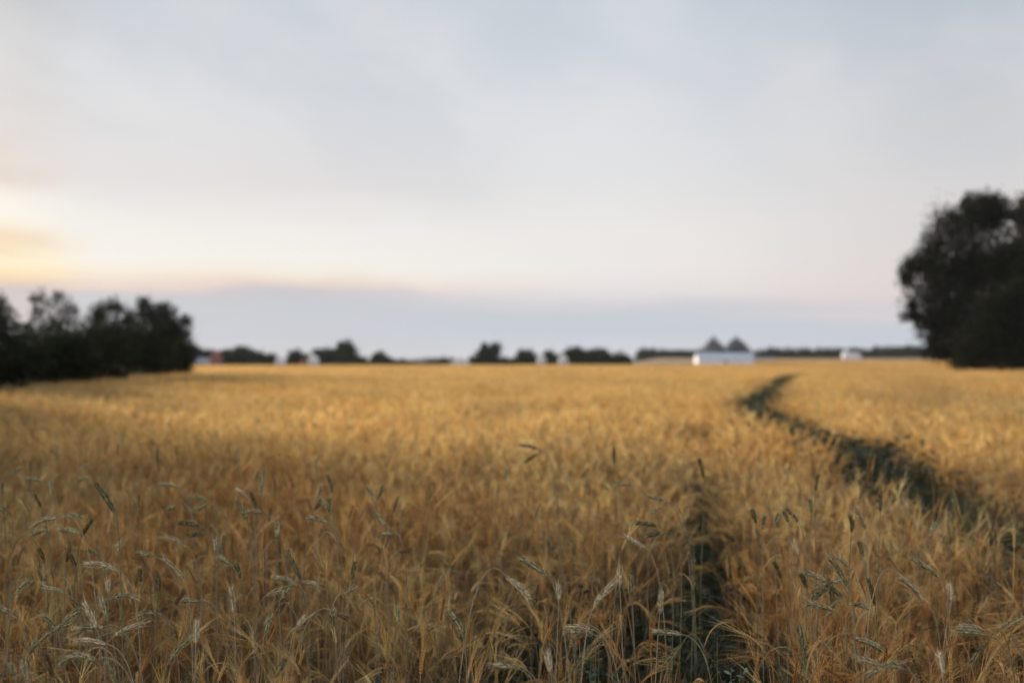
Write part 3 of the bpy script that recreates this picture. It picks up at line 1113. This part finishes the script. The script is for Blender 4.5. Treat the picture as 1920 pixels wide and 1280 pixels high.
# (x, y of the ear's foot, x, y of its tip, colour, arch 0..1)
ears = [
    (215, 960, 180, 908, DK, .1), (564, 1086, 541, 1039, DK, .05), (552, 1093, 510, 1083, G_, .25), (567, 1090, 598, 1102, PL, .3), (526, 1124, 547, 1095, G_, .05),
    (500, 1116, 528, 1106, G_, .1), (515, 1151, 499, 1181, G_, .5), (514, 1270, 534, 1237, DK, .05), (624, 1175, 622, 1144, G_, .0), (867, 1192, 839, 1146, G_, .3),
    (660, 1086, 666, 1053, DK, 0), (723, 1088, 713, 1074, BR, 0), (735, 1001, 719, 1001, G_, .1), (748, 1035, 770, 1031, BR, .2), (703, 939, 691, 914, G_, 0),
    (707, 937, 718, 911, G_, 0), (704, 962, 720, 982, G_, .1), (613, 978, 577, 970, G_, .1), (618, 957, 597, 935, G_, 0), (592, 935, 605, 909, PL, 0),
    (623, 924, 614, 889, DK, .15), (618, 960, 617, 934, G_, 0), (588, 957, 598, 944, BR, 0), (477, 903, 485, 884, PL, 0), (489, 926, 493, 884, G_, 0),
    (480, 952, 470, 923, DK, .05), (498, 963, 466, 957, G_, .1), (463, 975, 444, 938, G_, .05), (464, 933, 443, 918, PL, .2), (519, 1011, 519, 981, G_, 0),
    (433, 1058, 411, 1045, G_, .1), (451, 1083, 442, 1058, DK, .1), (438, 1148, 433, 1103, PL, 0), (556, 1175, 570, 1158, PL, 0), (744, 1170, 746, 1142, G_, 0),
    (631, 1150, 650, 1158, BR, .1), (403, 1032, 403, 1014, G_, 0), (649, 1112, 668, 1100, PL, .1),
    (204, 1124, 257, 1121, G_, .45), (134, 1168, 87, 1190, G_, .1), (31, 1157, 0, 1139, G_, .05), (116, 1167, 154, 1141, G_, .1), (193, 1176, 135, 1183, G_, .2),
    (198, 1207, 142, 1202, PL, .2), (178, 1238, 112, 1246, G_, .6), (318, 1238, 361, 1192, G_, .2), (367, 1205, 368, 1165, PL, 0), (179, 1176, 157, 1131, PL, .1),
    (197, 1154, 188, 1122, G_, 0), (371, 1127, 338, 1126, G_, .15), (328, 1134, 344, 1107, BR, 0), (288, 1149, 261, 1152, G_, .3), (120, 1111, 84, 1101, G_, .1),
    (30, 1109, 57, 1088, G_, .1), (220, 1071, 158, 1058, PL, .3), (345, 1086, 307, 1047, PL, .1), (287, 1042, 258, 1036, G_, .1), (240, 1013, 219, 1024, PL, .6),
    (105, 971, 57, 988, PL, .3), (87, 993, 59, 1002, G_, .1), (151, 1000, 113, 993, G_, .2), (153, 1005, 172, 975, DK, .05), (157, 970, 128, 967, G_, .1),
    (374, 986, 335, 980, DK, .15), (385, 1000, 354, 1004, DK, .1), (351, 1025, 312, 1005, PL, .1), (331, 912, 297, 909, G_, .2), (390, 939, 358, 931, G_, .15),
    (384, 948, 366, 959, G_, .1), (330, 948, 315, 955, G_, .1), (77, 901, 48, 898, G_, .1), (43, 875, 20, 894, G_, .2), (57, 883, 57, 864, DK, 0),
    (171, 893, 144, 903, G_, .2), (175, 869, 149, 882, G_, .4), (95, 926, 95, 903, G_, 0), (77, 950, 64, 929, DK, .1), (4, 926, 4, 906, DK, 0),
    (20, 966, 0, 951, G_, .1), (78, 1090, 72, 1058, DK, 0), (125, 1053, 131, 1025, BR, 0), (141, 1062, 131, 1039, DK, .1), (83, 1054, 72, 1027, DK, .1),
    (182, 1040, 164, 1031, DK, .1), (203, 1113, 202, 1089, PL, 0), (297, 1107, 297, 1078, DK, 0), (264, 1091, 262, 1068, DK, 0), (102, 1176, 81, 1155, G_, .2),
    (28, 1272, 20, 1247, G_, 0), (49, 1272, 44, 1242, G_, 0), (98, 1268, 84, 1227, BR, .1), (54, 1225, 69, 1206, G_, .1), (215, 1191, 270, 1168, PL, .1),
    (214, 1278, 210, 1250, DK, 0), (294, 868, 295, 842, DK, 0), (447, 870, 445, 842, G_, 0), (594, 885, 592, 862, G_, 0),
    (1589, 1101, 1555, 1044, G_, .1), (1549, 1088, 1508, 1072, G_, .05), (1541, 1091, 1577, 1117, DK, .1), (1552, 1103, 1525, 1122, DK, .1),
    (1549, 1095, 1529, 1099, G_, .1), (1553, 1084, 1562, 1138, DK, .1), (1561, 1144, 1511, 1131, G_, .1), (1555, 1093, 1574, 1087, G_, .1), (1592, 1132, 1631, 1140, G_, .2),
    (1600, 1073, 1567, 1040, PL, .15), (1760, 1080, 1710, 1047, G_, .05), (1684, 1081, 1728, 1123, PL, .25), (1465, 1084, 1452, 1053, DK, .05), (1513, 1102, 1501, 1076, DK, .1),
    (1506, 1221, 1497, 1173, DK, .05), (1471, 1282, 1453, 1243, DK, .1), (1603, 1197, 1655, 1219, G_, .2), (1653, 1252, 1629, 1265, G_, .1), (1692, 1252, 1656, 1249, G_, .3),
    (1650, 1247, 1610, 1235, PL, .1), (1846, 1189, 1795, 1184, G_, .1), (1842, 1179, 1802, 1174, PL, .1), (1852, 1202, 1822, 1243, DK, .1), (1918, 1157, 1877, 1177, G_, .1),
    (1767, 1261, 1760, 1226, PL, 0), (1596, 998, 1594, 967, DK, .3), (1529, 920, 1534, 889, DK, 0), (1478, 978, 1469, 955, G_, 0), (1497, 977, 1475, 955, G_, .1),
    (1418, 981, 1410, 955, DK, .0), (1430, 992, 1434, 967, G_, 0), (1453, 985, 1460, 965, G_, 0), (1521, 961, 1520, 938, DK, 0), (1623, 992, 1604, 953, PL, .15),
    (1618, 1044, 1611, 1017, DK, .05), (1641, 1134, 1628, 1085, DK, .05), (1784, 1125, 1781, 1097, PL, 0), (1742, 1005, 1757, 981, G_, .1), (1651, 959, 1651, 922, DK, 0),
    (1497, 1038, 1488, 1018, PL, 0),
    (1026, 1079, 976, 1047, G_, .05), (949, 1081, 993, 1123, PL, .25), (1190, 911, 1154, 909, G_, .2), (1249, 940, 1216, 931, G_, .15), (1241, 950, 1223, 961, G_, .1),
    (1231, 986, 1193, 980, DK, .15), (1244, 1000, 1211, 1004, DK, .1), (1209, 1026, 1168, 1006, PL, .1), (1113, 1139, 1155, 1090, PL, .2), (1162, 1097, 1161, 1063, PL, 0),
    (1112, 1189, 1060, 1184, G_, .1), (1106, 1179, 1068, 1174, PL, .1), (1109, 1209, 1086, 1243, DK, .1), (1032, 1259, 1026, 1226, PL, 0), (962, 1251, 927, 1249, G_, .2),
    (1041, 1030, 1029, 1018, DK, 0), (1048, 1124, 1047, 1098, PL, 0), (1302, 1062, 1296, 1021, DK, .05), (1278, 1189, 1226, 1184, G_, .1), (1278, 1209, 1255, 1241, DK, .1),
    (1009, 842, 975, 834, G_, .2), (1008, 851, 985, 866, DK, .1), (1152, 870, 1151, 840, DK, 0), (1320, 896, 1311, 860, DK, .05),
    (1185, 1120, 1183, 1080, G_, 0), (1237, 1150, 1240, 1110, PL, 0),
]


def bez(p0, p1, p2, p3, n):
    out = []
    for i in range(n + 1):
        t = i / n
        out.append(p0 * (1 - t) ** 3 + p1 * 3 * t * (1 - t) ** 2 + p2 * 3 * t * t * (1 - t) + p3 * t ** 3)
    return out


def zone(x, y):
    c_ = ('at the left edge' if x < 100 else 'below the spiky copse tree' if x < 250 else 'below the copse end' if x < 400 else
          'below the broad domed far tree' if x < 545 else 'below the square-topped tree' if x < 690 else 'left of the central weeds' if x < 900 else
          'below the tall central tree' if x < 1090 else 'below the wide dark far clump' if x < 1280 else 'below the white barn' if x < 1440 else
          'below the bend of the green track' if x < 1640 else 'below the huge oak')
    r_ = 'front row' if y > 1150 else 'second row' if y > 1030 else 'third row' if y > 950 else 'back row'
    return c_, r_


def pose(bx, by, tx, ty):
    dx, dy = tx - bx, by - ty
    a = math.degrees(math.atan2(dy, dx))
    if 72 < a < 108:
        return 'upright'
    if 25 < a <= 72:
        return 'leaning right'
    if 108 <= a < 155:
        return 'leaning left'
    if abs(a) <= 25:
        return 'pointing right'
    if a >= 155 or a < -155:
        return 'pointing left'
    return 'hanging right' if a > -90 else 'hanging left'


keys = {}
for i, e in enumerate(ears):
    k = (e[4], pose(*e[:4]), *zone(e[0], e[1]))
    keys.setdefault(k, []).append(i)
ORD = ['leftmost', 'second', 'third', 'fourth', 'fifth']
labels = {}
for (cn, ps, z1, z2), ids in keys.items():
    ids.sort(key=lambda i: ears[i][0])
    for j, i in enumerate(ids):
        if len(ids) == 1:
            labels[i] = '%s rye ear %s, %s, %s' % (cn, ps, z1, z2)
        else:
            w_ = ('left one' if j == 0 else 'right one') if len(ids) == 2 else (ORD[j] if j < len(ids) - 1 else 'rightmost')
            labels[i] = '%s %s rye ear %s %s %s' % (w_.replace(' one', ''), cn, ps, z1, z2)

for i, (bx, by, tx, ty, cn, arch) in enumerate(ears):
    lpx = math.hypot(tx - bx, ty - by)
    Lr = .085 + .02 * rng.random()
    d = Lr * FPX / max(lpx, 30)
    tanv = (by - HY) / FPX
    zmin = 1.08 + .20 * sm(-1120, -940, -by)
    d = min(max(d, (CAM_H - 1.48) / tanv), (CAM_H - zmin) / tanv)
    d = max(2.35, d)
    E0 = at(bx, by, d)
    E1 = at(tx, ty, d + rnd(-.15, .15) * Lr * 3)
    ed = (E1 - E0)
    L = ed.length
    ed.normalize()
    up = Vector((0, 0, 1))
    # ground point: below and on the far side of the ear's heading
    hx = ed.x
    gp = Vector((E0.x - hx * rnd(.02, .14) + rnd(-.04, .04), E0.y + rnd(-.05, .12), 0))
    if ed.z < -.3:
        gp.x = E0.x - (1 if hx > 0 else -1) * rnd(.08, .16)
    root = empty('rye_stalk', gp, labels[i], 'rye stalk', 'rye stalks standing out of the barley')
    E0l, E1l = E0 - gp, E1 - gp
    # curved neck that comes in along the ear's heading
    neck = max(.03, (1 - max(ed.z, -.2)) * .10)
    P2 = E0l - ed * neck + (up * neck * .4 if ed.z < 0 else Vector((0, 0, 0)))
    P1 = Vector((E0l.x * .15 - hx * neck * .6, E0l.y * .2, E0l.z * .80))
    sp_ = bez(Vector((0, 0, 0)), P1, P2, E0l, 16)
    stem_c = (.27, .235, .15) if cn == G_ else (.17, .175, .10) if cn == DK else (.36, .28, .18)
    if rng.random() < .3:
        stem_c = (.29, .235, .155)
    m = MB()
    m.tube(sp_, [.0022 - .0009 * j / 16 for j in range(17)], 5, stem_c)
    # a node on the stem
    q = sp_[7]
    m.tube([q - up * .006, q, q + up * .006], [.0018, .0028, .0018], 5, (.22, .16, .09))
    m.build('stem', M_RYE, root, smooth=True)
    # ear
    bow = ed.cross(Vector((0, 1, 0))).normalized()
    if bow.z < 0:
        bow = -bow
    n = max(9, int(L / .0062))
    path = [E0l.lerp(E1l, j / n) + bow * (arch * L * .28 * math.sin(math.pi * j / n)) for j in range(n + 1)]
    m = MB()
    aw = MB()
    cols = RCOL[cn]
    sideA = ed.cross(Vector((rnd(-.3, .3), 1, rnd(-.3, .3)))).normalized()
    for j in range(n):
        f = j / n
        dd = (path[j + 1] - path[j]).normalized()
        sA = (sideA - dd * sideA.dot(dd)).normalized()
        nA = dd.cross(sA).normalized()
        tap = .66 + .46 * math.sin(math.pi * min(.97, f * .95 + .05)) ** .5
        for sv in (sA, -sA, nA, -nA):
            kf = rnd(.6, 1.3)
            cc = tuple(v * kf for v in rng.choice(cols))
            b = path[j] + sv * .0022 * tap
            dg = (dd + sv * .38).normalized()
            if sv in (nA, -nA):
                dg = (dd + sv * .28).normalized()
            m.grain(b, dg, sv.cross(dd).normalized(), .0150 * tap + .001, .0027 * tap, cc)
            if rng.random() < .75:
                tip = b + dg * .012 * tap
                l = rnd(.012, .026) * (1.3 if f > .7 else 1)
                ad = (dd * 1.0 + sv * .30 + Vector((rnd(-.1, .1), rnd(-.1, .1), rnd(-.1, .1)))).normalized()
                aw.ribbon([tip, tip + ad * l], [.0007, .0002], ad.cross(Vector((rnd(-1, 1), rnd(-1, 1), rnd(-1, 1)))).normalized(), tuple(min(1, v * 1.5) for v in cc))
    m.tube([path[0], path[n // 2], path[-1]], [.0016, .0014, .0006], 4, cols[0])
    eo = m.build('ear', M_RYE, root)
    aw.build('awns', M_RYE, eo)
    if rng.random() < .45:
        j = rng.randrange(8, 12)
        b = sp_[j]
        q = rnd(0, 6.28)
        ld = Vector((math.cos(q), .4 * math.sin(q), 0)).normalized()
        l = rnd(.10, .18)
        lc = rng.choice([(.34, .23, .10), (.16, .17, .08), (.38, .28, .14)])
        m = MB()
        lp = bez(b, b + ld * l * .15 + up * l * .7, b + ld * l * .75 + up * l * .75, b + ld * l * rnd(.9, 1.1) + up * l * rnd(-.5, .2), 9)
        m.ribbon(lp, [.003, .005, .006, .006, .0055, .005, .004, .003, .0018, .0004], Vector((-ld.y, ld.x, rnd(-.5, .5))).normalized(), lc)
        m.build('leaf', M_RYE, root)


# ------------------------------------------------------------------ leafy weeds
def weed(px, top, Y, h, label, name='weed', spread=.10, col=((.05, .085, .04), (.07, .10, .05))):
    p = at(px, top, Y)
    z0 = gh(p.x, Y)
    t = empty(name, (p.x, Y, z0), label, 'weed', 'leafy green weeds')
    H = p.z - z0
    m = MB()
    lf = MB()
    branches = [((0, 0), 1.0, H)] + [((rnd(-1, 1) * spread, rnd(-1, 1) * spread), rnd(.7, .95), H * rnd(.8, .97)) for _ in range(5)]
    for (ox, oy), f, hh in branches:
        z_b = 0 if f == 1.0 else H * rnd(.3, .6)
        pts = [Vector((0, 0, z_b)), Vector((ox * .6, oy * .6, (z_b + hh) * .5)), Vector((ox, oy, hh))]
        m.tube(pts, [.003, .0022, .001], 5, (.12, .13, .07))
        for k in range(44):
            u = rnd(.1, 1)
            b = pts[0].lerp(pts[1], u * 2) if u < .5 else pts[1].lerp(pts[2], u * 2 - 1)
            q = rnd(0, 6.28)
            d = Vector((math.cos(q), math.sin(q), rnd(.1, .8))).normalized()
            l = rnd(.018, .05) * (1.15 - .6 * u)
            lf.ribbon([b, b + d * l * .5, b + d * l - Vector((0, 0, l * .15))], [.002, l * .34, .001], d.cross(Vector((rnd(-1, 1), rnd(-1, 1), .6))).normalized(), rng.choice(col))
    m.build('stem', M_GRASS, t)
    lf.build('leaves', M_GRASS, t)


weed(1122, 1195, 2.75, .9, 'dusty green leafy weed at the bottom edge, left one of the three central weeds', col=((.10, .14, .09), (.14, .18, .12)))
weed(1345, 1195, 2.8, .9, 'pale-tipped leafy weed at the bottom edge, below the white barn', col=((.12, .17, .12), (.16, .21, .15)))
weed(1250, 1225, 2.7, .9, 'short leafy weed at the bottom edge, between two taller weeds')
weed(1812, 895, 6.0, 1.1, 'tall dark weed standing highest in the green track below the oak', spread=.09)
weed(1870, 960, 5.4, 1.0, 'bushy dark weed beside the tallest one in the green track', spread=.14)
weed(1700, 905, 7.0, 1.0, 'dark weed in the green track, left of the tallest one', spread=.16)
weed(1590, 850, 9.6, 1.0, 'small dark weed farther up the green track', spread=.2)
for (px, lb) in ((397, 'left one of two dark tufts rising from the far barley by the red house'), (427, 'right one of two dark tufts rising from the far barley by the red house')):
    tree('weed_tuft', px, 701, 62, [(px, 708, 5), (px + 3, 706, 4)], lb, 'weed', 'dark tufts in the far barley', n_per=900, leaf=.06, cols=[(.09, .09, .04)], trunk_r=.02, limb=False, sub=3)

# ------------------------------------------------------------------ a small fly in the air
p = at(524, 852, 3.3)
fl = empty('fly', p, 'tiny dark fly in the air above the barley', 'insect')
m = MB()
m.tube([Vector((-.0035, 0, -.0012)), Vector((-.002, 0, -.0006)), Vector((0, 0, 0)), Vector((.002, 0, .0008)), Vector((.0036, 0, .0012)), Vector((.0046, 0, .0013))],
       [.0004, .0014, .0015, .0012, .0012, .0004], 8, (1, 1, 1))
m.build('body', M_INSECT, fl, smooth=True)
for s_ in (-1, 1):
    m = MB()
    m.ribbon([Vector((.001, 0, .001)), Vector((-.001, s_ * .002, .0028)), Vector((-.003, s_ * .0035, .0042))], [.0006, .0022, .0006], Vector((1, 0, .3)).normalized(), (1, 1, 1))
    m.build('wing', M_WING, fl)

# ------------------------------------------------------------------ evening haze in the air
hm = bpy.data.materials.new('air')
hm.use_nodes = True
t = hm.node_tree
t.nodes.clear()
o_ = t.nodes.new('ShaderNodeOutputMaterial')
v_ = t.nodes.new('ShaderNodeVolumePrincipled')
v_.inputs['Color'].default_value = (.86, .88, .92, 1)
v_.inputs['Density'].default_value = .00008
t.links.new(v_.outputs[0], o_.inputs['Volume'])
mb = MB()
mb.box(-2600, 2600, -450, 3600, -1, 32)
hz = mb.build('haze', hm)
tag(hz, kind='stuff')
